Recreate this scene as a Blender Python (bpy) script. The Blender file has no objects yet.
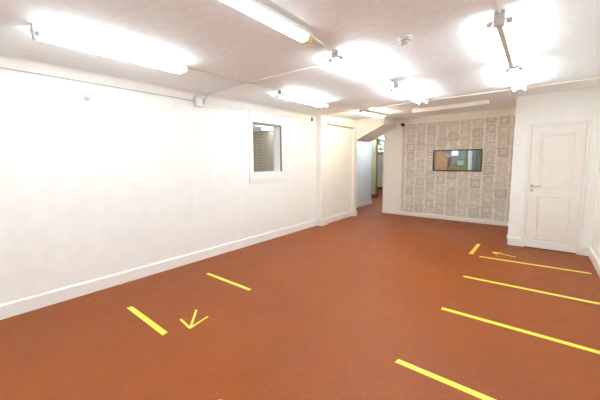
import bpy, bmesh, math, random
from mathutils import Matrix, Vector
random.seed(4)
S = bpy.context.scene
C = S.collection
PI = math.pi

# ------------------------------------------------------------------ helpers
def bx(bm, x0, x1, y0, y1, z0, z1, bevel=0.0, mi=0):
    vs = [bm.verts.new((x, y, z)) for x in (x0, x1) for y in (y0, y1) for z in (z0, z1)]
    F = [(0, 1, 3, 2), (4, 6, 7, 5), (0, 4, 5, 1), (2, 3, 7, 6), (0, 2, 6, 4), (1, 5, 7, 3)]
    fs = [bm.faces.new([vs[i] for i in f]) for f in F]
    for f in fs: f.material_index = mi
    if bevel > 0:
        es = list({e for f in fs for e in f.edges})
        bmesh.ops.bevel(bm, geom=es, offset=bevel, segments=2, affect='EDGES', profile=.5)
    return vs

def prism(bm, pts, axis, a0, a1):
    """extrude a 2-D outline; axis 'x' takes (y,z), 'y' takes (x,z), 'z' takes (x,y)"""
    def P(p, a):
        return {'x': (a, p[0], p[1]), 'y': (p[0], a, p[1]), 'z': (p[0], p[1], a)}[axis]
    A = [bm.verts.new(P(p, a0)) for p in pts]
    B = [bm.verts.new(P(p, a1)) for p in pts]
    n = len(pts)
    bm.faces.new(A); bm.faces.new(B[::-1])
    for i in range(n):
        bm.faces.new((A[i], B[i], B[(i + 1) % n], A[(i + 1) % n]))

def tube(bm, pts, r, seg=12):
    """round tube through a list of points, capped"""
    rings = []
    pts = [Vector(p) for p in pts]
    for i, p in enumerate(pts):
        d = (pts[min(i + 1, len(pts) - 1)] - pts[max(i - 1, 0)]).normalized()
        up = Vector((0, 0, 1)) if abs(d.z) < .9 else Vector((1, 0, 0))
        a = d.cross(up).normalized(); b = a.cross(d).normalized()
        rings.append([bm.verts.new(p + a * r * math.cos(t) + b * r * math.sin(t))
                      for t in [2 * PI * k / seg for k in range(seg)]])
    for A, B in zip(rings, rings[1:]):
        for k in range(seg):
            f = bm.faces.new((A[k], A[(k + 1) % seg], B[(k + 1) % seg], B[k])); f.smooth = True
    bm.faces.new(rings[0][::-1]); bm.faces.new(rings[-1])

def lathe(bm, prof, seg=28, M=None):
    """profile of (r,z) turned about z, then moved by M"""
    M = M or Matrix()
    rings = []
    for r, z in prof:
        if r < 1e-5: rings.append([bm.verts.new(M @ Vector((0, 0, z)))])
        else: rings.append([bm.verts.new(M @ Vector((r * math.cos(2 * PI * k / seg), r * math.sin(2 * PI * k / seg), z))) for k in range(seg)])
    for A, B in zip(rings, rings[1:]):
        for k in range(seg):
            k2 = (k + 1) % seg
            if len(A) == 1 and len(B) == 1: continue
            if len(A) == 1: f = bm.faces.new((A[0], B[k2], B[k]))
            elif len(B) == 1: f = bm.faces.new((A[k], A[k2], B[0]))
            else: f = bm.faces.new((A[k], A[k2], B[k2], B[k]))
            f.smooth = True

def obj(name, bm, mat, parent=None):
    bmesh.ops.recalc_face_normals(bm, faces=bm.faces)
    me = bpy.data.meshes.new(name); bm.to_mesh(me); bm.free()
    for m in (mat if isinstance(mat, (list, tuple)) else [mat]): me.materials.append(m)
    o = bpy.data.objects.new(name, me); C.objects.link(o)
    if parent: o.parent = parent
    return o

def tag(o, label, cat, group=None):
    o['label'] = label; o['category'] = cat
    if group: o['group'] = group
    return o

def thing(name, label, cat, loc=(0, 0, 0), rot=(0, 0, 0), group=None):
    o = bpy.data.objects.new(name, None); C.objects.link(o)
    o.empty_display_size = .1
    o.location = loc; o.rotation_euler = rot
    return tag(o, label, cat, group)

def struct(name, bm, mat, label=None, parent=None):
    o = obj(name, bm, mat, parent)
    o['kind'] = 'structure'
    if label: o['label'] = label
    return o

NB = bmesh.new

# ------------------------------------------------------------------ materials
def base(name, col, rough=.6, metal=0, spec=.5):
    m = bpy.data.materials.new(name); m.use_nodes = True
    b = m.node_tree.nodes['Principled BSDF']
    b.inputs['Base Color'].default_value = (*col, 1)
    b.inputs['Roughness'].default_value = rough
    b.inputs['Metallic'].default_value = metal
    b.inputs['Specular IOR Level'].default_value = spec
    return m, m.node_tree, b

class NT:
    def __init__(s, nt): s.nt = nt
    def n(s, t, **kw):
        o = s.nt.nodes.new(t)
        for k, v in kw.items(): setattr(o, k, v)
        return o
    def set(s, sock, v):
        if hasattr(v, 'is_output') or isinstance(v, bpy.types.NodeSocket): s.nt.links.new(v, sock)
        else: sock.default_value = v
    def m(s, op, a, b=None, c=None):
        o = s.n('ShaderNodeMath', operation=op)
        for i, v in enumerate((a, b, c)):
            if v is not None: s.set(o.inputs[i], v)
        return o.outputs[0]
    def v(s, op, a, b=None, out=0):
        o = s.n('ShaderNodeVectorMath', operation=op)
        s.set(o.inputs[0], a)
        if b is not None: s.set(o.inputs[1], b)
        return o.outputs[out]
    def mix(s, fac, a, b):
        o = s.n('ShaderNodeMix', data_type='RGBA')
        s.set(o.inputs[0], fac); s.set(o.inputs[6], a); s.set(o.inputs[7], b)
        return o.outputs[2]
    def mixf(s, fac, a, b):
        o = s.n('ShaderNodeMix', data_type='FLOAT')
        s.set(o.inputs[0], fac); s.set(o.inputs[2], a); s.set(o.inputs[3], b)
        return o.outputs[0]
    def noise(s, vec, scale, detail=3, rough=.5):
        o = s.n('ShaderNodeTexNoise'); s.set(o.inputs['Vector'], vec)
        o.inputs['Scale'].default_value = scale; o.inputs['Detail'].default_value = detail
        o.inputs['Roughness'].default_value = rough
        return o.outputs[0]
    def ramp(s, fac, stops, interp='LINEAR'):
        o = s.n('ShaderNodeValToRGB'); s.set(o.inputs[0], fac)
        o.color_ramp.interpolation = interp
        e = o.color_ramp.elements
        while len(e) < len(stops): e.new(.5)
        for k, (p, c) in zip(e, stops): k.position = p; k.color = (*c, 1) if len(c) == 3 else c
        return o.outputs[0]
    def bump(s, h, strength, dist, bsdf):
        o = s.n('ShaderNodeBump'); s.set(o.inputs['Height'], h)
        o.inputs['Strength'].default_value = strength; o.inputs['Distance'].default_value = dist
        s.nt.links.new(o.outputs[0], bsdf.inputs['Normal'])
    def pos(s): return s.n('ShaderNodeNewGeometry').outputs['Position']

def paint(name, col, rough=.55, bump=.12, scale=9, dist=.01, var=.03):
    m, nt, b = base(name, col, rough); k = NT(nt); p = k.pos()
    n = k.noise(p, scale, 5, .6)
    lo = tuple(c * (1 - var) for c in col); hi = tuple(min(1, c * (1 + var)) for c in col)
    nt.links.new(k.ramp(n, [(.3, lo), (.7, hi)]), b.inputs['Base Color'])
    k.bump(n, bump, dist, b)
    return m

M_wall = paint('white_wall_paint', (.865, .855, .815), .6, .10, 6)
M_ceil = paint('ceiling_paint', (.87, .92, .93), .75, .35, 14, .012, .04)
M_trim = paint('white_gloss_paint', (.84, .825, .79), .3, .05, 5)
M_door = paint('cream_gloss_paint', (.83, .79, .73), .35, .04, 5)
M_lead = base('white_plastic', (.80, .79, .76), .4)[0]
M_cond = base('conduit_plastic', (.80, .77, .72), .45)[0]
M_grey = base('dark_grey', (.15, .15, .17), .5)[0]
M_black = base('black_plastic', (.012, .012, .013), .35)[0]
M_steel = base('brushed_steel', (.78, .76, .73), .35, 1)[0]
M_yell_cap = base('yellowed_plastic', (.80, .68, .30), .45)[0]
M_enam = base('white_enamel', (.82, .81, .78), .3)[0]
M_holder = base('lampholder_plastic', (.62, .60, .58), .45)[0]
M_spine = base('cream_enamel', (.72, .68, .60), .4)[0]
M_vent = base('vent_grey', (.42, .41, .39), .6)[0]
M_dark = base('dark_gap', (.05, .045, .04), .8)[0]

def emit(name, col, st):
    m = bpy.data.materials.new(name); m.use_nodes = True; nt = m.node_tree
    nt.nodes.clear(); o = nt.nodes.new('ShaderNodeOutputMaterial'); e = nt.nodes.new('ShaderNodeEmission')
    e.inputs[0].default_value = (*col, 1); e.inputs[1].default_value = st
    nt.links.new(e.outputs[0], o.inputs[0]); return m
M_tube = emit('lit_tube', (.83, .98, 1.06), 35)
M_diff = emit('lit_diffuser', (.83, .98, 1.06), 4.5)
M_tube_warm = emit('lit_tube_warm', (1, .89, .66), 90)
M_tube_cool = emit('lit_tube_cool', (.90, .97, 1), 26)
M_tube_soft = emit('lit_tube_soft', (.83, .98, 1.06), 24)
M_tube_bright = emit('lit_tube_bright', (.89, .98, 1.03), 62)
M_tube_left = emit('lit_tube_left_row', (.83, .98, 1.06), 25)
M_unlit = base('opal_tube_off', (.84, .81, .75), .3)[0]

# glass: clear pane with a faint mirror sheen
def glass():
    m = bpy.data.materials.new('clear_glass'); m.use_nodes = True; nt = m.node_tree; nt.nodes.clear()
    o = nt.nodes.new('ShaderNodeOutputMaterial'); mx = nt.nodes.new('ShaderNodeMixShader')
    t = nt.nodes.new('ShaderNodeBsdfTransparent'); g = nt.nodes.new('ShaderNodeBsdfGlossy')
    f = nt.nodes.new('ShaderNodeFresnel'); k = NT(nt)
    nt.links.new(k.mixf(k.n('ShaderNodeNewGeometry').outputs['Backfacing'], 1.45, 1 / 1.45), f.inputs[0])
    g.inputs['Roughness'].default_value = .02
    t.inputs[0].default_value = (.97, .98, .98, 1)
    nt.links.new(f.outputs[0], mx.inputs[0]); nt.links.new(t.outputs[0], mx.inputs[1]); nt.links.new(g.outputs[0], mx.inputs[2])
    nt.links.new(mx.outputs[0], o.inputs[0]); return m
M_glass = glass()

# terracotta hexagon tiles
def floor_mat():
    m, nt, b = base('terracotta_hexagon_tiles', (.4, .12, .05), .4); k = NT(nt)
    p = k.pos()
    s = .09
    q = k.v('ADD', k.v('MULTIPLY', p, (1 / s, 1 / s, 0)), (200, 200 * 1.7320508, 0))
    r = (1, 1.7320508, 1); h = (.5, .8660254, 0)
    a = k.v('SUBTRACT', k.v('MODULO', q, r), h)
    c = k.v('SUBTRACT', k.v('MODULO', k.v('SUBTRACT', q, h), r), h)
    la = k.v('LENGTH', k.v('MULTIPLY', a, (1, 1, 0)), out=1); lc = k.v('LENGTH', k.v('MULTIPLY', c, (1, 1, 0)), out=1)
    pick = k.m('LESS_THAN', la, lc)
    mx = k.n('ShaderNodeMix', data_type='VECTOR')
    k.set(mx.inputs[0], pick); k.set(mx.inputs[4], c); k.set(mx.inputs[5], a)
    gv = k.v('MULTIPLY', mx.outputs[1], (1, 1, 0)); ab = k.v('ABSOLUTE', gv)
    sx = k.n('ShaderNodeSeparateXYZ'); k.set(sx.inputs[0], ab)
    d = k.m('MAXIMUM', k.v('DOT_PRODUCT', ab, (.5, .8660254, 0), out=1), sx.outputs[0])
    cell = k.v('ADD', k.v('SUBTRACT', q, gv), (.01, .01, 0))
    wn = k.n('ShaderNodeTexWhiteNoise', noise_dimensions='2D')
    k.set(wn.inputs['Vector'], k.v('FLOOR', k.v('MULTIPLY', cell, (2, 1.1547005, 0))))
    rnd = wn.outputs[0]
    big = k.noise(p, 1.1, 4, .55)
    mid = k.noise(p, 7, 5, .65)
    t = k.m('ADD', k.m('MULTIPLY', rnd, .07), k.m('ADD', k.m('MULTIPLY', big, .60), k.m('MULTIPLY', mid, .45)))
    col = k.ramp(t, [(.30, (.19, .037, .0015)), (.58, (.228, .0475, .0025)), (.85, (.265, .060, .005))])
    grout = k.m('GREATER_THAN', d, .472)
    col = k.mix(k.m('MULTIPLY', grout, .25), col, (.33, .105, .030, 1))
    nt.links.new(col, b.inputs['Base Color'])
    ro = k.m('ADD', k.m('MULTIPLY', mid, .25), k.m('ADD', .33, k.m('MULTIPLY', rnd, .08)))
    nt.links.new(ro, b.inputs['Roughness'])
    hgt = k.m('ADD', k.m('MULTIPLY', k.m('SUBTRACT', 1, grout), .5), k.m('MULTIPLY', mid, .4))
    k.bump(hgt, .22, .004, b)
    b.inputs['Specular IOR Level'].default_value = .30
    return m
M_floor = floor_mat()

# sketched picture-frame wallpaper
def wallpaper():
    m, nt, b = base('frame_sketch_wallpaper', (.5, .45, .4), .75); k = NT(nt)
    p = k.pos()
    # slightly unsteady hand-drawn lines
    wob = k.n('ShaderNodeTexNoise'); k.set(wob.inputs['Vector'], p); wob.inputs['Scale'].default_value = 9
    off = k.v('MULTIPLY', k.v('SUBTRACT', wob.outputs['Color'], (.5, .5, .5)), (.030, .030, .030))
    p2 = k.v('ADD', p, off)
    sp = k.n('ShaderNodeSeparateXYZ'); k.set(sp.inputs[0], p2)
    u = k.m('DIVIDE', k.m('ADD', sp.outputs[0], 10.05), .255)
    ci = k.m('FLOOR', u); fx = k.m('FRACT', u)
    wn = k.n('ShaderNodeTexWhiteNoise', noise_dimensions='1D'); k.set(wn.inputs['W'], ci)
    v = k.m('ADD', k.m('DIVIDE', k.m('ADD', sp.outputs[2], 3), .235), k.m('MULTIPLY', wn.outputs[0], 7))
    ri = k.m('FLOOR', v); fy = k.m('FRACT', v)
    cmb = k.n('ShaderNodeCombineXYZ'); k.set(cmb.inputs[0], ci); k.set(cmb.inputs[1], ri)
    w2 = k.n('ShaderNodeTexWhiteNoise', noise_dimensions='2D'); k.set(w2.inputs['Vector'], cmb.outputs[0])
    sc = k.n('ShaderNodeSeparateColor'); k.set(sc.inputs[0], w2.outputs[1])
    r1, r2, r3 = sc.outputs
    lx = k.m('ABSOLUTE', k.m('SUBTRACT', fx, .5)); ly = k.m('ABSOLUTE', k.m('SUBTRACT', fy, .5))
    ix = k.m('MULTIPLY', lx, k.m('ADD', 1.02, k.m('MULTIPLY', r1, .35)))
    d = k.m('MAXIMUM', ix, ly)
    L = (.83, .80, .735); Dk = (.37, .345, .31); Md = (.69, .655, .595); W = (.90, .87, .81)
    ring = k.ramp(d, [(0, Md), (.10, L), (.17, Md), (.20, Dk), (.235, L), (.30, Md), (.36, Dk), (.40, Md), (.435, Dk), (.465, L)])
    ring2 = k.ramp(d, [(0, L), (.08, Md), (.13, L), (.25, L), (.285, Dk), (.32, Md), (.40, L), (.43, Md), (.45, Dk), (.475, L)])
    col = k.mix(k.m('GREATER_THAN', r2, .5), ring, ring2)
    # some frames hold level strokes, some upright ones
    ax = k.m('FRACT', k.m('MULTIPLY', k.mixf(k.m('GREATER_THAN', r1, .5), fx, fy), 6))
    stroke = k.m('MULTIPLY', k.m('LESS_THAN', d, .30), k.m('MULTIPLY', k.m('GREATER_THAN', ax, .68), k.m('GREATER_THAN', r3, .55)))
    col = k.mix(k.m('MULTIPLY', stroke, .6), col, (*Dk, 1))
    col = k.mix(k.m('MULTIPLY', k.m('FRACT', k.m('MULTIPLY', r3, 3.7)), .25), col, (*L, 1))
    # pale gap strip down one side of each column
    col = k.mix(k.m('MULTIPLY', k.m('GREATER_THAN', fx, .955), .8), col, (*W, 1))
    # pencil shading, upright and level strokes
    st1 = k.noise(k.v('MULTIPLY', p, (60, 60, 7)), 1, 2); st2 = k.noise(k.v('MULTIPLY', p, (7, 7, 60)), 1, 2)
    sh = k.m('MAXIMUM', st1, st2)
    col = k.mix(k.ramp(sh, [(.50, (0, 0, 0)), (.66, (.62, .62, .62))]), col, (.44, .395, .34, 1))
    nt.links.new(col, b.inputs['Base Color'])
    return m
M_paper = wallpaper()

def wood(name, c0, c1, rough=.45, sc=(4, 40, 40)):
    m, nt, b = base(name, c0, rough); k = NT(nt)
    n = k.noise(k.v('MULTIPLY', k.pos(), sc), 1, 4)
    nt.links.new(k.ramp(n, [(.3, c0), (.7, c1)]), b.inputs['Base Color']); return m
M_dkwood = wood('dark_stained_wood', (.045, .028, .018), (.085, .052, .032))
M_orange = wood('orange_pine_boards', (.52, .24, .10), (.66, .34, .16), .5, (3, 30, 30))
M_olive = base('olive_paint', (.30, .26, .09), .6)[0]
M_olivewall = paint('olive_cream_paint', (.44, .40, .26), .6)
M_blue = paint('pale_blue_paint', (.74, .755, .735), .5)
M_brown = wood('brown_skirting', (.10, .045, .02), (.16, .07, .035))
M_curtain = paint('grey_green_fabric', (.33, .36, .27), .9, .3, 20)
M_paperblue = base('pale_blue_board', (.50, .58, .62), .6)[0]
M_greyblue = paint('grey_blue_paint', (.40, .42, .46), .7)
M_leaf = base('green_leaf', (.34, .40, .13), .5)[0]
M_bark = base('brown_bark', (.10, .065, .04), .9)[0]
def tape_mat():
    m, nt, b = base('yellow_floor_tape', (.80, .58, .03), .35); k = NT(nt)
    n = k.noise(k.pos(), 30, 3)
    nt.links.new(k.ramp(n, [(.3, (.80, .66, .05)), (.7, (.86, .74, .085))]), b.inputs['Base Color']); return m
M_tape = tape_mat()

def tilewall():
    m, nt, b = base('grey_tile_wall', (.4, .36, .3), .6); k = NT(nt)
    sp = k.n('ShaderNodeSeparateXYZ'); k.set(sp.inputs[0], k.pos())
    cm = k.n('ShaderNodeCombineXYZ'); k.set(cm.inputs[0], sp.outputs[0]); k.set(cm.inputs[1], sp.outputs[2])
    br = k.n('ShaderNodeTexBrick'); k.set(br.inputs['Vector'], cm.outputs[0])
    br.offset = 0; br.inputs['Scale'].default_value = 1
    br.inputs['Brick Width'].default_value = .125; br.inputs['Row Height'].default_value = .085
    br.inputs['Mortar Size'].default_value = .014
    br.inputs['Color1'].default_value = (.40, .345, .29, 1); br.inputs['Color2'].default_value = (.47, .41, .35, 1)
    br.inputs['Mortar'].default_value = (.26, .22, .18, 1)
    nt.links.new(br.outputs[0], b.inputs['Base Color']); return m
M_tilewall = tilewall()

# ------------------------------------------------------------------ dimensions
W = 4.67           # room width
H = 2.515          # flat part of the ceiling
YC, YB, YF = 5.31, 7.97, -2.2      # crease in the ceiling, back wall, front wall
HB = 2.63          # ceiling height at the back wall
CX, CY = 3.615, 6.23               # closet corner, closet front
def zc(y): return H if y < YC else H + (HB - H) * (y - YC) / (YB - YC)
SL = math.atan((HB - H) / (YB - YC))

# ------------------------------------------------------------------ shell
bm = NB(); bx(bm, -4.2, W + .2, YF - .2, 15.0, -.12, 0)
struct('floor', bm, M_floor, 'terracotta hexagon tiled floor')
bm = NB()
prism(bm, [(YF - .2, H), (YC, H), (YB, HB), (YB + .12, HB), (YB + .12, HB + .2), (YF - .2, HB + .2)], 'x', -.18, W + .18)
struct('ceiling', bm, M_ceil, 'pale painted ceiling rising slightly past a crease near the back')
bm = NB(); bx(bm, .14, W, YC - .010, YC + .012, H - .013, H + .01, .003)
struct('trim_1', bm, M_trim, 'thin white bead along the ceiling crease')

bm = NB(); rr = .055
prism(bm, [(0, H + .002), (0, H - rr)] + [(rr - rr * math.cos(a), H - rr + rr * math.sin(a)) for a in [PI / 2 * i / 6 for i in range(1, 6)]] + [(rr, H + .002)], 'y', YF, 5.46)
struct('trim_4', bm, M_wall, 'rounded plaster cove where the left wall meets the ceiling')
# left wall with an opening for the window
WY0, WY1, WZ0, WZ1 = 3.53, 4.24, 1.308, 2.19
bm = NB()
bx(bm, -.18, 0, YF, WY0, 0, H + .02); bx(bm, -.18, 0, WY1, 7.14, 0, H + .02)
bx(bm, -.18, 0, WY0, WY1, 0, WZ0); bx(bm, -.18, 0, WY0, WY1, WZ1, H + .02)
bx(bm, -.06, .07, 5.50, 7.10, 0, zc(5.5) + .02)
wl = struct('wall_left', bm, M_wall, 'long white wall on the left')
for y0, y1 in ((5.46, 5.68), (6.98, 7.14)):
    bm = NB(); bx(bm, -.02, .14, y0, y1, 0, zc(y0) + .03, .004)
    struct('pilaster', bm, M_wall, None, wl)
bm = NB(); bx(bm, .0, .135, 5.68, 6.98, 2.375, zc(5.7) + .04, .004)
struct('lintel', bm, M_wall, None, wl)
bm = NB(); bx(bm, .05, .128, 5.685, 6.975, 2.352, 2.376, .003)  # shadow gap under the lintel, drawn as a tan strip
struct('lintel_shadow_strip', bm, wood('lintel_shade_tan', (.42, .31, .22), (.50, .38, .27)), None, wl)

bm = NB(); bx(bm, W, W + .18, YF, CY + .1, 0, H + .1)
struct('wall_right', bm, M_wall, 'white wall at the right edge')
bm = NB(); bx(bm, -.18, W + .18, YF - .15, YF, 0, H + .02)
struct('wall_front', bm, M_wall, 'white wall behind the camera')

# back wall with an opening for the glazed hatch
HX0, HX1, HZ0, HZ1 = 1.885, 2.925, 1.245, 1.730
bm = NB()
bx(bm, .53, HX0, YB, YB + .12, 0, HB + .02); bx(bm, HX1, W, YB, YB + .12, 0, HB + .02)
bx(bm, HX0, HX1, YB, YB + .12, 0, HZ0); bx(bm, HX0, HX1, YB, YB + .12, HZ1, HB + .02)
wb = struct('wall_back', bm, M_wall, 'far wall with patterned wallpaper')
bm = NB()
y0, y1 = YB - .003, YB + .0005
bx(bm, 1.065, HX0, y0, y1, .095, 2.455); bx(bm, HX1, CX + .02, y0, y1, .095, 2.455)
bx(bm, HX0, HX1, y0, y1, .095, HZ0); bx(bm, HX0, HX1, y0, y1, HZ1, 2.455)
o = struct('wallpaper', bm, M_paper, None, wb); o['label'] = 'grey beige wallpaper of sketched picture frames'

# closet block with the door
DX0, DX1, DZ = 3.855, 4.508, 2.035
bm = NB()
bx(bm, CX, DX0, CY, CY + .10, 0, HB); bx(bm, DX1, W + .02, CY, CY + .10, 0, HB)
bx(bm, DX0, DX1, CY, CY + .10, DZ, HB)
bx(bm, CX, CX + .10, CY + .10, YB, 0, HB)
struct('wall_closet', bm, M_wall, 'white closet front holding the panelled door')

# panelled door
bm = NB()
yf = CY - .004
bx(bm, DX0 + .0015, DX1 - .0015, yf, yf + .04, .014, DZ - .0015)
d = struct('door_1', bm, M_door, 'closed cream two panel door in the closet front')
def moulding(x0, x1, z0, z1):
    bm = NB(); t = .020
    for a, b_, c, e in ((x0, x1, z0, z0 + t), (x0, x1, z1 - t, z1), (x0, x0 + t, z0 + t, z1 - t), (x1 - t, x1, z0 + t, z1 - t)):
        bx(bm, a, b_, yf - .013, yf + .002, c, e, .004)
    bx(bm, x0 + .055, x1 - .055, yf - .006, yf + .002, z0 + .055, z1 - .055, .004)
    return bm
struct('upper_panel', moulding(3.972, 4.392, 1.045, 1.905), M_door, None, d)
struct('lower_panel', moulding(3.972, 4.392, .165, .905), M_door, None, d)
bm = NB(); bx(bm, DX0 + .006, DX1 - .006, yf - .010, yf + .002, .016, .140, .003)
struct('kick_board', bm, M_trim, None, d)
bm = NB()
bx(bm, DX0 - .045, DX0, CY - .016, CY + .05, 0, DZ + .045, .004)
bx(bm, DX1, DX1 + .045, CY - .016, CY + .05, 0, DZ + .045, .004)
bx(bm, DX0, DX1, CY - .016, CY + .05, DZ, DZ + .045, .004)
struct('door_frame', bm, M_door, None, d)
bm = NB()
My = Matrix.Translation((3.905, yf, 1.065)) @ Matrix.Rotation(PI / 2, 4, 'X')
lathe(bm, [(0, 0), (.024, 0), (.024, .008), (.010, .012), (.010, .042), (0, .042)], 16, My)
tube(bm, [(3.905, yf - .040, 1.065), (3.95, yf - .042, 1.064), (4.015, yf - .036, 1.058)], .0085)
hd = struct('door_handle', bm, M_steel, None, d); hd['label'] = 'steel lever handle'
bm = NB()
lathe(bm, [(0, 0), (.020, 0), (.020, .006), (.006, .008), (0, .008)], 16, Matrix.Translation((3.905, yf, .985)) @ Matrix.Rotation(PI / 2, 4, 'X'))
struct('keyhole_plate', bm, M_steel, None, d)
bm = NB(); bx(bm, DX0, DX1, CY + .02, CY + .06, 0, .013)  # dark strip fills the gap under the door, its shade put into the colour
struct('foot_strip', bm, M_dark, None, d)

# stair bulkhead over the passage
bm = NB()
prism(bm, [(.0, 2.05), (.15, 2.07), (.90, 2.418), (.90, 2.72), (.0, 2.72)], 'y', 7.125, YB + .02)
struct('stair_bulkhead', bm, M_wall, 'white sloping bulkhead over the passage opening')

# skirting boards with a small chamfer on top
def skirt(bm, a, b, h, t, n):
    """board from a to b on the floor, growing t along the unit normal n"""
    a = Vector((*a, 0)); b = Vector((*b, 0)); n = Vector((*n, 0))
    prof = [(0, 0), (t, 0), (t, h - .018), (t * .55, h - .004), (t * .3, h), (0, h)]
    A = [bm.verts.new(a + n * p + Vector((0, 0, q))) for p, q in prof]
    B = [bm.verts.new(b + n * p + Vector((0, 0, q))) for p, q in prof]
    bm.faces.new(A); bm.faces.new(B[::-1])
    for i in range(len(prof)):
        j = (i + 1) % len(prof); bm.faces.new((A[i], B[i], B[j], A[j]))
bm = NB()
skirt(bm, (0, YF), (0, 5.46), .147, .020, (1, 0))
skirt(bm, (0, 5.46), (.158, 5.46), .147, .018, (0, -1))
skirt(bm, (.14, 5.445), (.14, 5.69), .147, .018, (1, 0))
skirt(bm, (.07, 5.68), (.07, 6.98), .147, .020, (1, 0))
skirt(bm, (.07, 6.98), (.158, 6.98), .147, .018, (0, -1))
skirt(bm, (.14, 6.965), (.14, 7.15), .147, .018, (1, 0))
struct('baseboard_left', bm, M_trim, 'white skirting along the left wall and its pilasters')
bm = NB(); skirt(bm, (.53, YB), (CX, YB), .100, .018, (0, -1))
struct('baseboard_back', bm, M_trim, 'white skirting under the wallpaper')
bm = NB(); skirt(bm, (CX - .018, CY), (DX0 - .046, CY), .148, .018, (0, -1)); skirt(bm, (DX1 + .046, CY), (W, CY), .148, .018, (0, -1))
skirt(bm, (CX, CY - .018), (CX, YB - .02), .148, .018, (-1, 0))
struct('baseboard_closet', bm, M_trim, 'white skirting each side of the panelled door')
bm = NB(); skirt(bm, (W, YF), (W, CY - .02), .147, .020, (-1, 0))
struct('baseboard_right', bm, M_trim, 'white skirting at the foot of the right wall')

# ------------------------------------------------------------------ window in the left wall
bm = NB()
bx(bm, -.012, .016, 3.444, WY0, 1.195, 2.390, .003); bx(bm, -.012, .016, WY1 + .022, 4.461, 1.195, 2.390, .003)
bx(bm, -.012, .016, WY0, WY1 + .022, 1.195, WZ0, .003); bx(bm, -.012, .016, WY0, WY1 + .022, WZ1 + .014, 2.390, .003)
w = struct('window_1', bm, M_trim, 'internal window with a broad white casing in the left wall')
bm = NB()
bx(bm, -.165, .0, WY1 - .004, WY1 + .004, WZ0, WZ1); bx(bm, -.165, .0, WY0 - .004, WY0 + .004, WZ0, WZ1)
bx(bm, -.165, .0, WY0, WY1, WZ0 - .004, WZ0 + .004); bx(bm, -.165, .0, WY0, WY1, WZ1 - .004, WZ1 + .004)
struct('reveal', bm, M_trim, None, w)
bm = NB()
bx(bm, .000, .028, WY1, WY1 + .024, WZ0, WZ1 + .014, .002); bx(bm, .000, .026, WY0, WY1 + .022, WZ1 - .002, WZ1 + .014, .002)  # dark strips along the far side and the top of the opening
o = struct('edge_strip', bm, M_grey, None, w); o['label'] = 'dark grey edging strip'
bm = NB(); bx(bm, -.135, -.129, WY0 + .004, WY1 - .004, WZ0 + .004, WZ1 - .004)
struct('pane', bm, M_glass, None, w)
bm = NB(); bx(bm, -.010, .026, 3.42, 4.475, 1.178, 1.198, .003); bx(bm, -.010, .012, 3.435, 4.466, 1.103, 1.180, .003)
struct('window_sill', bm, M_trim, None, w)

# store room seen through it
bm = NB()
bx(bm, -3.6, -.18, 6.0, 6.15, 0, 2.6); bx(bm, -3.75, -3.6, 1.8, 6.15, 0, 2.6); bx(bm, -3.75, -.18, 1.65, 1.8, 0, 2.6)
struct('wall_store', bm, M_wall, 'walls of the room behind the internal window')
bm = NB(); bx(bm, -3.6, -2.12, 5.975, 6.002, 0, 2.40)
struct('trim_2', bm, M_tilewall, 'small grey tiles on the wall seen through the internal window')
bm = NB(); bx(bm, -2.12, -1.2, 5.90, 6.002, 0, 2.34)
struct('trim_3', bm, wood('tan_brown_board', (.30, .235, .17), (.36, .29, .21)), 'tan boarding beside the grey tiles through the internal window')
bm = NB(); bx(bm, -3.75, -.18, 1.65, 6.15, 2.45, 2.6)
struct('ceiling_store', bm, M_ceil, 'ceiling of the room behind the internal window')

# ------------------------------------------------------------------ hatch window in the back wall
bm = NB(); t = .008
for a, b_, c, e in ((HX0 - .020, HX1 + .020, HZ0 - .022, HZ0 + t), (HX0 - .020, HX1 + .020, HZ1 - t, HZ1 + .022), (HX0 - .020, HX0 + t, HZ0, HZ1), (HX1 - t, HX1 + .020, HZ0, HZ1)):
    bx(bm, a, b_, YB - .020, YB + .012, c, e, .003)
w = struct('window_2', bm, M_dkwood, 'glazed hatch with a thin dark wooden frame in the wallpaper wall')
bm = NB()
for a, b_, c, e in ((HX0, HX1, HZ0 - .002, HZ0 + .006), (HX0, HX1, HZ1 - .006, HZ1 + .002), (HX0 - .002, HX0 + .006, HZ0, HZ1), (HX1 - .006, HX1 + .002, HZ0, HZ1)):
    bx(bm, a, b_, YB + .012, YB + .125, c, e)
struct('reveal', bm, wood('pale_wood_lining', (.50, .42, .33), (.58, .49, .39)), None, w)
bm = NB(); bx(bm, HX0 + .006, HX1 - .006, YB + .098, YB + .104, HZ0 + .006, HZ1 - .006)
struct('pane', bm, M_glass, None, w)

# back room behind the hatch
bm = NB()
bx(bm, .53, 1.72, 10.6, 10.75, 0, 2.6); bx(bm, 1.95, W, 10.6, 10.75, 0, 2.6); bx(bm, 1.72, 1.95, 10.6, 10.75, 0, 1.63); bx(bm, 1.72, 1.95, 10.6, 10.75, 2.2, 2.6); bx(bm, .53, .65, YB + .12, 9.4, 0, 2.6); bx(bm, W, W + .15, YB, 10.75, 0, 2.6)
bx(bm, .45, .60, 9.4, 10.75, 0, 2.6)
struct('wall_rear', bm, M_greyblue, 'grey blue walls of the room behind the hatch')
bm = NB(); bx(bm, .40, W + .15, YB + .12, 10.75, 2.45, 2.62)
struct('ceiling_rear', bm, M_greyblue, 'ceiling of the room behind the hatch')
bm = NB()
for a, b_, c, e in ((1.72, 1.95, 1.63, 1.655), (1.72, 1.95, 2.175, 2.2), (1.72, 1.745, 1.655, 2.175), (1.925, 1.95, 1.655, 2.175)): bx(bm, a, b_, 10.58, 10.70, c, e, .003)
w = struct('window_4', bm, M_trim, 'small bright window in the rear wall seen through the hatch')
bm = NB(); bx(bm, 1.745, 1.925, 10.66, 10.666, 1.655, 2.175); struct('pane', bm, M_glass, None, w)
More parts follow.
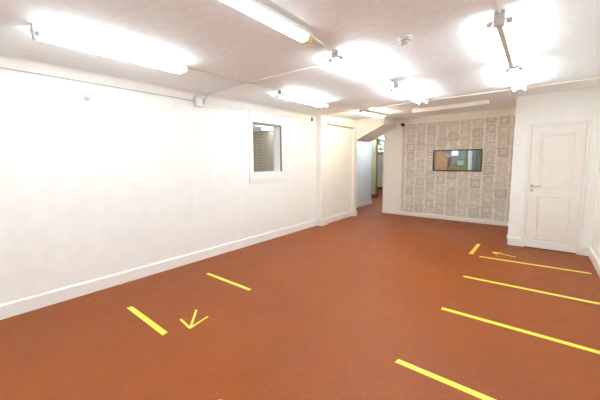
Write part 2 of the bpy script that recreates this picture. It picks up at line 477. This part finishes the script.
# orange pine cupboard, olive counter, board, post, curtain
c = thing('pine_cupboard', 'orange pine cupboard seen through the left half of the hatch', 'cupboard', (1.36, 9.55, 0))
bm = NB(); prism(bm, [(-.56, 0), (.50, 0), (.50, 1.56), (.30, 1.72), (-.56, 1.80)], 'y', 0, .45)
obj('cabinet_body', bm, M_orange, c)
for x0, x1 in ((-.55, -.03), (-.02, .49)):
    bm = NB(); bx(bm, x0, x1, -.02, .002, .08, 1.50, .004)
    bx(bm, x0 + .08, x1 - .08, -.027, -.015, .18, 1.40, .004)
    dd = obj('door', bm, M_orange, c)
bm = NB(); prism(bm, [(-.59, 1.805), (.31, 1.722), (.52, 1.56), (.535, 1.58), (.325, 1.752), (-.59, 1.835)], 'y', -.03, .46)
obj('top_board', bm, M_orange, c)
c = thing('olive_counter', 'olive counter with a sloping end behind the hatch glass', 'counter', (2.16, 9.6, 0))
bm = NB()
prism(bm, [(-.28, 0), (.26, 0), (.26, 1.50), (-.02, 1.50), (-.20, 1.36), (-.28, 1.30)], 'y', 0, .45)
obj('counter_body', bm, M_olive, c)
bm = NB(); bx(bm, -.03, .28, -.02, .47, 1.50, 1.53, .004)
obj('counter_top', bm, M_olive, c)
bm = NB(); bx(bm, 2.12, 2.28, 9.560, 9.585, 1.355, 1.48, .002)
tag(obj('notice_board', bm, M_paperblue), 'small pale blue board on the olive counter behind the hatch', 'board')
c = thing('olive_post', 'olive post beside the white post behind the hatch', 'post', (2.345, 9.5, 0))
bm = NB(); bx(bm, -.025, .025, -.025, .025, 0, 2.45, .004); obj('shaft', bm, M_olive, c)
bm = NB(); bx(bm, -.045, .045, -.045, .045, 0, .12, .004); obj('plinth', bm, M_olive, c)
c = thing('white_post', 'square white post seen through the right half of the hatch', 'post', (2.46, 9.5, 0))
bm = NB(); bx(bm, -.048, .048, -.048, .048, 0, 2.45, .004); obj('shaft', bm, M_trim, c)
bm = NB(); bx(bm, -.068, .068, -.068, .068, 0, .14, .004); obj('plinth', bm, M_trim, c)
bm = NB(); n = 40
pts = [(2.57 + .62 * i / n, 9.60 + .03 * math.sin(i * 1.6)) for i in range(n + 1)]
for (xa, ya), (xb, yb) in zip(pts, pts[1:]):
    vs = [bm.verts.new(q) for q in ((xa, ya, .04), (xb, yb, .04), (xb, yb, 2.38), (xa, ya, 2.38))]; bm.faces.new(vs)
bmesh.ops.remove_doubles(bm, verts=bm.verts, dist=1e-4)
bmesh.ops.solidify(bm, geom=bm.faces[:], thickness=.006)
cu = tag(obj('curtain', bm, M_curtain), 'grey green curtain at the right end behind the hatch', 'curtain')
bm = NB(); tube(bm, [(2.53, 9.60, 2.40), (3.25, 9.60, 2.40)], .012); bx(bm, 2.53, 2.55, 9.59, 9.61, 2.40, 2.46); bx(bm, 3.23, 3.25, 9.59, 9.61, 2.40, 2.46)
obj('curtain_rail', bm, M_steel, cu)

# ------------------------------------------------------------------ passage beyond the opening
bm = NB()
bx(bm, -.62, -.50, 7.14, 9.40, 0, 2.5); bx(bm, -.62, .0, 7.0, 7.14, 0, 2.5)
struct('wall_passage', bm, M_blue, 'pale blue wall inside the passage')
bm = NB(); skirt(bm, (-.50, 7.15), (-.50, 9.40), .12, .018, (1, 0)); skirt(bm, (-.62, 9.40), (-.482, 9.40), .12, .018, (0, 1))
struct('baseboard_passage', bm, M_trim, 'white skirting inside the passage')
bm = NB(); bx(bm, -3.3, -1.025, 10.9, 11.02, 0, 2.9)
struct('wall_landing', bm, M_olivewall, 'olive cream wall deeper in the passage')
bm = NB(); skirt(bm, (-3.3, 10.9), (-1.025, 10.9), .16, .02, (0, -1)); skirt(bm, (-1.025, 10.88), (-1.025, 11.02), .16, .02, (1, 0))
struct('baseboard_landing', bm, M_brown, 'dark brown skirting deeper in the passage')
bm = NB(); bx(bm, -.62, .53, YB, 9.5, 2.25, 2.40)
struct('ceiling_passage', bm, M_ceil, 'low ceiling of the passage')
bm = NB(); bx(bm, -4.2, .6, 9.4, 14.9, 2.75, 2.9)
struct('ceiling_landing', bm, M_ceil, 'ceiling of the room beyond the passage')
bm = NB()
bx(bm, -4.2, -4.05, 9.3, 14.9, 0, 2.9); bx(bm, -4.2, -.62, 9.3, 9.4, 0, 2.9); bx(bm, .45, .60, 10.75, 14.9, 0, 2.9)
bx(bm, -4.2, -2.9, 14.75, 14.9, 0, 2.9); bx(bm, -1.6, .6, 14.75, 14.9, 0, 2.9); bx(bm, -2.9, -1.6, 14.75, 14.9, 2.62, 2.9)
bx(bm, -2.9, -1.6, 14.75, 14.9, 1.80, 1.90)
bx(bm, -.62, .6, 9.4, 9.5, 2.25, 2.75)
struct('wall_end', bm, M_olivewall, 'end walls of the room beyond the passage')
bm = NB(); bx(bm, -2.88, -1.62, 14.70, 14.76, .02, 1.79, .004)
d2 = struct('door_2', bm, M_trim, 'white door at the far end of the passage')
bm = NB()
for x0, x1 in ((-2.80, -2.28), (-2.22, -1.70)): bx(bm, x0, x1, 14.685, 14.705, .2, 1.65, .004)
struct('door_panel', bm, M_trim, None, d2)
bm = NB(); bx(bm, -2.88, -1.62, 14.67, 14.70, 0, .10, .003)
struct('foot_strip', bm, M_brown, None, d2)
bm = NB()
for a, b_, c, e in ((-2.9, -1.6, 1.90, 1.95), (-2.9, -1.6, 2.57, 2.62), (-2.9, -2.85, 1.95, 2.57), (-1.65, -1.6, 1.95, 2.57), (-2.9, -1.6, 2.08, 2.12)):
    bx(bm, a, b_, 14.76, 14.84, c, e)
w = struct('window_3', bm, M_olive, 'transom window over the far white door with greenery outside')
bm = NB(); bx(bm, -2.85, -1.65, 14.80, 14.806, 1.95, 2.57)
struct('pane', bm, M_glass, None, w)
# bush outside the transom
sh = thing('leafy_shrub', 'sunlit green shrub outside the far transom window', 'shrub', (-2.5, 16.1, 0))
bm = NB()
for i in range(700):
    th, u = random.uniform(0, 2 * PI), random.uniform(-1, 1); r = random.uniform(.5, 1) ** .5
    c = Vector((1.3 * r * math.cos(th) * math.sqrt(1 - u * u), .6 * r * math.sin(th) * math.sqrt(1 - u * u), 2.1 + .95 * r * u))
    a = Vector((random.gauss(0, 1), random.gauss(0, 1), random.gauss(0, 1))).normalized(); b_ = a.orthogonal().normalized()
    l, w_ = random.uniform(.08, .13), random.uniform(.03, .05)
    bm.faces.new([bm.verts.new(q) for q in (c - a * l, c + b_ * w_ + a * .01, c + a * l, c - b_ * w_ + a * .01)])
obj('foliage', bm, M_leaf, sh)
bm = NB()
for x in (-.35, 0, .3): tube(bm, [(x * .4, 0, 0), (x * .7, .05, .7), (x, 0, 1.7)], .035)
obj('stem', bm, M_bark, sh)
bm = NB(); bx(bm, -7, 4, 15.0, 20, -.14, -.02)
struct('ground', bm, base('dull_paving', (.3, .29, .26), .9)[0], 'paving outside the far door')

# ------------------------------------------------------------------ ceiling lights
def batten_twin(name, label, loc, rot, L=1.15, tubes=(-.058, .058), tm=M_tube, group='lit fluorescent ceiling battens', deep=False):
    t = thing(name, label, 'ceiling light', loc, rot, group)
    h = L / 2
    bm = NB(); prism(bm, [(-.022, 0), (.022, 0), (.022, -.088), (.017, -.094), (-.017, -.094), (-.022, -.088)] if deep else [(-.026, 0), (.026, 0), (.022, -.045), (-.022, -.045)], 'y', -h - .015, h + .015)
    obj('spine', bm, M_spine, t)
    for s in (-1, 1):
        y = s * (h + .006)
        bm = NB()
        bx(bm, -.034, .034, y - .026, y + .026, -.100 if deep else -.062, -.004, .006)
        for x in tubes:
            tube(bm, [(x * .35, y, -.052), (x * .75, y, -.058), (x, y, -.070)], .0085, 10)
            lathe(bm, [(0, -.011), (.019, -.011), (.019, .011), (0, .011)], 16, Matrix.Translation((x, y, -.072)) @ Matrix.Rotation(PI / 2, 4, 'X'))
        obj('lamp_holder', bm, M_holder, t)
    for x in tubes:
        bm = NB(); tube(bm, [(x, -h + .006, -.072), (x, h - .006, -.072)], .013, 14)
        obj('tube', bm, tm, t)
    return t

def diffuser_batten(name, label, loc, rot, L, wid, lit, capm, group=None):
    t = thing(name, label, 'ceiling light', loc, rot, group)
    h = L / 2
    bm = NB(); bx(bm, -.026, .026, -h, h, -.030, 0, .003); obj('spine', bm, M_spine, t)
    bm = NB(); prism(bm, [(-wid / 2 - .010, -.030), (wid / 2 + .010, -.030), (wid / 2 + .006, -.048), (-wid / 2 - .006, -.048)], 'y', -h, h)
    obj('reflector_tray', bm, M_enam, t)
    bm = NB(); a = wid / 2
    prof = [(-a, -.046), (-a, -.066), (-a * .8, -.084), (-a * .4, -.090), (a * .4, -.090), (a * .8, -.084), (a, -.066), (a, -.046)]
    prism(bm, prof, 'y', -h + .03, h - .03); obj('diffuser', bm, lit, t)
    for s in (-1, 1):
        bm = NB(); prism(bm, [(x * 1.03, z - .001) for x, z in prof], 'y', s * (h - .050), s * (h + .004)); obj('end_cap', bm, capm, t)
    return t

X1, X2, X3 = 1.04, 2.43, 3.70
batten_twin('ceiling_batten', 'lit twin tube batten nearest the left wall, at the upper left', (X1, 1.10, H), (0, 0, 0), tm=M_tube_left)
batten_twin('ceiling_batten', 'lit twin tube batten on the ceiling in front of the internal window', (X1 + .01, 3.70, H), (0, 0, 0), 1.10, tm=M_tube_left)
batten_twin('ceiling_batten', 'lit twin tube batten in the middle row, directly after the wide diffuser batten', (X2 + .02, 2.98, H), (0, 0, 0))
batten_twin('ceiling_batten', 'lit twin tube batten farthest back in the middle row, by the ceiling crease', (X2 + .01, 4.49, H), (0, 0, 0))
batten_twin('ceiling_batten', 'lit twin tube batten nearest the camera in the right row, grey spine showing', (X3, 3.10, H), (0, 0, 0), tm=M_tube_soft, deep=True)
batten_twin('ceiling_batten', 'lit twin tube batten in the right row, ending at the ceiling crease before the closet', (X3 + .01, 4.48, H), (0, 0, 0), tm=M_tube_soft)
diffuser_batten('ceiling_batten', 'lit batten with wide white diffuser and yellowed end cap at the top edge', (2.512, 1.29, H), (0, 0, .02), 1.24, .085, M_diff, M_yell_cap, 'lit fluorescent ceiling battens')
batten_twin('ceiling_batten', 'lit warm single tube batten above the stair bulkhead by the passage', (1.165, 5.95, zc(5.95)), (SL, 0, 0), 1.14, (-.034,), M_tube_warm)
diffuser_batten('ceiling_batten', 'unlit white batten set crosswise above the wallpaper wall', (2.57, 6.21, zc(6.21)), (0, SL, PI / 2 - .06), 1.36, .075, M_unlit, M_enam)
# unseen batten added overhead where the right row's conduit leads, for more light
batten_twin('ceiling_batten', 'lit twin tube batten added overhead, out of the frame in the right row', (X3, .6, H), (0, 0, 0))
batten_twin('ceiling_batten', 'unseen twin tube batten added behind the photographer, in line with the middle row', (X2 + .1, -.45, H), (0, 0, 0), tm=M_tube_bright)  # out of view, added to lift the ceiling and the near walls
batten_twin('ceiling_batten', 'unseen twin tube batten added behind the photographer, in line with the left row', (X1, -1.4, H), (0, 0, 0), tm=M_tube_soft)  # another added batten out of view, for fuller light from behind
# lights of the rooms beyond; all but the first are unseen, added for brightness
t = batten_twin('ceiling_batten', 'lit batten on the ceiling seen through the internal window', (-1.30, 5.62, 2.45), (0, 0, PI / 2), 1.2, (-.05, .05), M_tube, None)
t = batten_twin('ceiling_batten', 'unseen batten added to light the room behind the hatch', (2.02, 8.9, 2.45), (0, 0, PI / 2), 1.2, (-.05, .05), M_tube, None)  # added above the hatch view to brighten what stands behind it
t = batten_twin('ceiling_batten', 'unseen batten added to light the far room beyond the passage', (-1.2, 12.9, 2.75), (0, 0, 0), 1.2, (-.05, .05), M_tube_bright, None)  # hidden from the camera, added to light the far door
batten_twin('ceiling_batten', 'unseen batten added over the landing to light the olive cream wall', (-1.5, 10.1, 2.75), (0, 0, PI / 2), 1.15, (-.05, .05), M_tube_bright, None)  # hidden batten, added so the olive cream wall is lit
batten_twin('ceiling_batten', 'unseen second batten added to light the room behind the internal window', (-1.9, 3.6, 2.45), (0, 0, PI / 2), 1.15, (-.05, .05), M_tube_bright, None)  # added out of view to brighten the tiles and boarding
t = batten_twin('ceiling_batten', 'unseen batten added under the low passage ceiling to light the passage', (.2, 8.8, 2.25), (0, 0, 0), .9, (0,), M_tube_bright, None)  # added out of view to brighten the pale blue wall

# ------------------------------------------------------------------ conduits and cables
def conduit(label, pts, r=.008, mat=M_cond, name='ceiling_conduit', cat='conduit', group='white ceiling conduits', clips=True):
    t = thing(name, label, cat, pts[0], (0, 0, 0), group)
    o = Vector(pts[0]); q = [Vector(p) - o for p in pts]
    bm = NB(); tube(bm, q, r, 8); obj('pipe' if cat == 'conduit' else 'cable', bm, mat, t)
    if clips:
        for a, b in zip(q, q[1:]):
            if (b - a).length < .35: continue
            n = max(1, int((b - a).length / .6)); d_ = (b - a).normalized()
            for i in range(n):
                c = a.lerp(b, (i + .5) / n)
                bm = NB(); e = r * 1.35
                ax = [abs(d_.x), abs(d_.y)]
                if ax[0] > ax[1]: bx(bm, c.x - .008, c.x + .008, c.y - e, c.y + e, c.z - e, c.z + r * .9)
                else: bx(bm, c.x - e, c.x + e, c.y - .008, c.y + .008, c.z - e, c.z + r * .9)
                obj('clip', bm, mat, t)
    return t
zc0 = H - .009
conduit('thin white conduit joining the two battens of the left row', [(1.0, 1.69, zc0), (.985, 2.53, zc0), (1.0, 3.13, zc0)])
conduit('thin white conduit crossing the ceiling from the middle row down to the left wall box', [(X2 - .02, 2.62, zc0), (.985, 2.535, zc0 - .006), (.07, 2.61, zc0), (.024, 2.61, zc0 - .03), (.011, 2.59, 2.45), (.011, 2.57, 2.40)])
conduit('short white conduit behind the yellow end cap, between two battens', [(2.495, 1.915, zc0 - .006), (2.45, 2.39, zc0 - .006)], .013)
conduit('thin white conduit linking the middle row battens', [(X2 + .02, 3.57, zc0), (X2 + .01, 3.90, zc0)], .010)
conduit('white conduit reaching the right row batten from the top edge of the photo', [(X3, 1.22, zc0), (X3, 2.50, zc0)], .012)
conduit('short white conduit between the two battens of the right row', [(X3, 3.69, zc0), (X3 + .01, 3.89, zc0)], .016)
# cable along the left wall
conduit('long grey cable clipped high along the left wall from the left edge', [(.007, YF + .05, 2.408), (.007, .42, 2.402), (.007, 2.40, 2.398)], .0065, base('grey_cable', (.56, .54, .50), .6)[0], 'wall_cable', 'cable', None)
conduit('pale cable running from the wall box over the internal window to the pilaster', [(.008, 2.56, 2.385), (.008, 3.40, 2.396), (.008, 4.50, 2.400), (.008, 5.26, 2.412)], .006, M_cond, 'wall_cable', 'cable', None)
conduit('lower pale cable looping from the wall box towards the window', [(.008, 2.555, 2.345), (.008, 2.66, 2.33), (.008, 2.78, 2.355), (.008, 3.30, 2.372)], .006, M_cond, 'wall_cable', 'cable', None)

# junction box with a round bell behind it
t = thing('junction_box', 'white box with a round back plate high on the left wall', 'junction box', (0, 2.46, 2.395))
M90 = Matrix.Rotation(PI / 2, 4, 'Y')
bm = NB(); lathe(bm, [(0, 0), (.072, 0), (.072, .020), (.064, .027), (0, .027)], 28, Matrix.Translation((0, .012, .02)) @ M90)
obj('back_plate', bm, M_holder, t)
bm = NB(); bx(bm, .020, .075, -.050, .050, -.078, .045, .006); obj('box_body', bm, M_lead, t)
bm = NB(); bx(bm, .073, .080, -.034, .034, -.060, .030, .002); obj('cover', bm, M_lead, t)
bm = NB(); tube(bm, [(.03, .045, -.02), (.03, .085, -.03), (.012, .10, -.03)], .010, 8); obj('cable_gland', bm, M_holder, t)

# small sensor on the left wall
t = thing('wall_sensor', 'small white round sensor on the left wall below the cable', 'sensor', (0, 1.083, 2.235))
bm = NB(); lathe(bm, [(0, 0), (.042, 0), (.042, .014), (.034, .022), (0, .025)], 24, M90); obj('sensor_base', bm, M_lead, t)
bm = NB(); lathe(bm, [(.024, .018), (.024, .034), (.017, .046), (0, .051)], 24, Matrix.Translation((0, .002, -.008)) @ M90); obj('lens', bm, M_holder, t)

# small dark sensor at the pilaster
t = thing('cable_end', 'tiny black sensor beside the first pilaster, high on the left wall', 'sensor', (0, 5.28, 2.425))
bm = NB(); bx(bm, 0, .03, -.018, .018, -.040, .040, .006); obj('sensor_body', bm, M_black, t)
bm = NB(); lathe(bm, [(0, 0), (.010, 0), (.008, .006), (0, .008)], 14, Matrix.Translation((.03, 0, .012)) @ M90); obj('lens', bm, M_grey, t)
t.name = 'corner_sensor'

# black dome camera on the back wall
t = thing('security_camera', 'small black security camera at the top left corner of the wallpaper', 'camera', (1.085, YB, 2.455))
bm = NB(); bx(bm, -.028, .028, -.014, 0, -.028, .028, .005); obj('mount', bm, M_black, t)
bm = NB(); tube(bm, [(0, -.01, 0), (0, -.04, -.002)], .012, 10); obj('arm', bm, M_black, t)
bm = NB(); lathe(bm, [(0, -.062), (.024, -.055), (.040, -.030), (.044, 0), (.040, .030), (.024, .050), (0, .055)], 24, Matrix.Translation((0, -.075, -.004)) @ Matrix.Rotation(PI / 2, 4, 'X')); cam_b = obj('camera_body', bm, M_black, t)
bm = NB(); lathe(bm, [(0, 0), (.016, 0), (.012, .006), (0, .008)], 18, Matrix.Translation((0, -.127, -.010)) @ Matrix.Rotation(PI / 2, 4, 'X')); obj('lens', bm, M_grey, t)

# smoke detector
t = thing('smoke_detector', 'round white smoke detector on the ceiling between the battens', 'smoke detector', (3.05, 2.505, H))
bm = NB(); lathe(bm, [(0, 0), (.058, 0), (.058, -.012), (.052, -.016), (0, -.016)], 30); obj('base_plate', bm, M_lead, t)
bm = NB(); lathe(bm, [(.047, -.014), (.047, -.030), (.044, -.032), (.044, -.050), (.034, -.060), (0, -.063)], 30); obj('cover', bm, M_lead, t)
bm = NB(); lathe(bm, [(.0442, -.0325), (.0466, -.0325), (.0466, -.0440), (.0442, -.0440)], 30); obj('vent_ring', bm, M_vent, t)

# ------------------------------------------------------------------ floor tape
TT = .0016
def tape_bm(a, b, w, z0=0, skew=0.0):
    a = Vector(a); b = Vector(b); d_ = (b - a).normalized(); n = Vector((-d_.y, d_.x)) * w / 2
    e = d_ * skew
    pts = [a - n - e, b - n + e, b + n - e, a + n + e]
    bm = NB(); prism(bm, [(p.x, p.y) for p in pts], 'z', z0, z0 + TT)
    return bm
G1 = 'yellow tape lines on the floor'
def strip(label, a, b, w=.05, skew=0.0, group=G1):
    return tag(obj('floor_tape', tape_bm(a, b, w, 0, skew), M_tape), label, 'floor tape', group)
strip('short yellow tape strip beside the arrow, nearest the left foreground', (.735, 1.115), (1.505, 1.118), .052, .006)
strip('short yellow tape strip on the left beyond the arrow, parallel to it at mid floor', (.575, 2.152), (1.42, 2.172), .044)
strip('long yellow tape line on the right nearest the camera, cut by the bottom edge', (3.222, 2.042), (4.52, 2.060), .050, .004)
strip('long yellow tape line on the right, second from the camera', (3.285, 3.092), (4.54, 3.112), .050)
strip('long yellow tape line on the right, third from the camera', (3.295, 4.150), (4.55, 4.198), .050)
strip('long yellow tape line on the right farthest from the camera, before the closet', (3.335, 5.180), (4.585, 5.270), .050)
strip('short yellow tape strip pointing lengthwise, left of the closet corner', (3.222, 5.965), (3.208, 5.235), .055)

def arrow(label, tip, tail, l, r, w):
    t = thing('tape_arrow', label, 'floor arrow', (*tip, 0), (0, 0, 0), 'yellow tape arrows on the floor')
    o = Vector(tip)
    obj('shaft', tape_bm((0, 0), Vector(tail) - o, w, 0), M_tape, t)
    for k, q in enumerate((l, r)): obj('barb', tape_bm((0, 0), Vector(q) - o, w, TT * (k + 1)), M_tape, t)
    return t
arrow('small yellow tape arrow pointing at the camera on the left floor', (1.600, 1.300), (1.342, 1.520), (1.385, 1.325), (1.552, 1.515), .022)
arrow('yellow tape arrow at the bottom edge of the photo, only its tail end in view', (2.748, .775), (2.486, .990), (2.533, .795), (2.690, .955), .026)
arrow('small yellow tape arrow pointing left near the closet', (3.465, 5.555), (3.775, 5.480), (3.60, 5.590), (3.54, 5.450), .026)

# ------------------------------------------------------------------ world, camera, view
wd = bpy.data.worlds.new('sky'); S.world = wd; wd.use_nodes = True
nt = wd.node_tree; bg = nt.nodes['Background']
sky = nt.nodes.new('ShaderNodeTexSky'); sky.sky_type = 'NISHITA'; sky.sun_elevation = math.radians(38); sky.sun_rotation = math.radians(200); sky.sun_disc = False
nt.links.new(sky.outputs[0], bg.inputs[0]); bg.inputs[1].default_value = .35

cam = bpy.data.cameras.new('camera'); co = bpy.data.objects.new('camera', cam); C.objects.link(co)
F_PX, YAW, PIT, ROL, PY = 290.964, .685104, .101362, -.00911597, 191.02
cam.sensor_width = 36; cam.lens = F_PX / 600 * 36; cam.shift_y = (PY - 200) / 600
cam.clip_start = .02
Fv = Vector((-math.sin(YAW) * math.cos(PIT), math.cos(YAW) * math.cos(PIT), -math.sin(PIT)))
Rv = Vector((math.cos(YAW), math.sin(YAW), 0)); Uv = Rv.cross(Fv)
R2 = Rv * math.cos(ROL) + Uv * math.sin(ROL); U2 = -Rv * math.sin(ROL) + Uv * math.cos(ROL)
Mx = Matrix((R2, U2, -Fv)).transposed().to_4x4(); Mx.translation = (3.965, 0, 1.5)
co.matrix_world = Mx
S.camera = co
S.view_settings.view_transform = 'Standard'; S.view_settings.look = 'None'
S.view_settings.gamma = 1; S.view_settings.use_curve_mapping = False
S.view_settings.exposure = 0.84
S.cycles.max_bounces = 12; S.cycles.diffuse_bounces = 8; S.cycles.transparent_max_bounces = 8
S.cycles.sample_clamp_indirect = 6
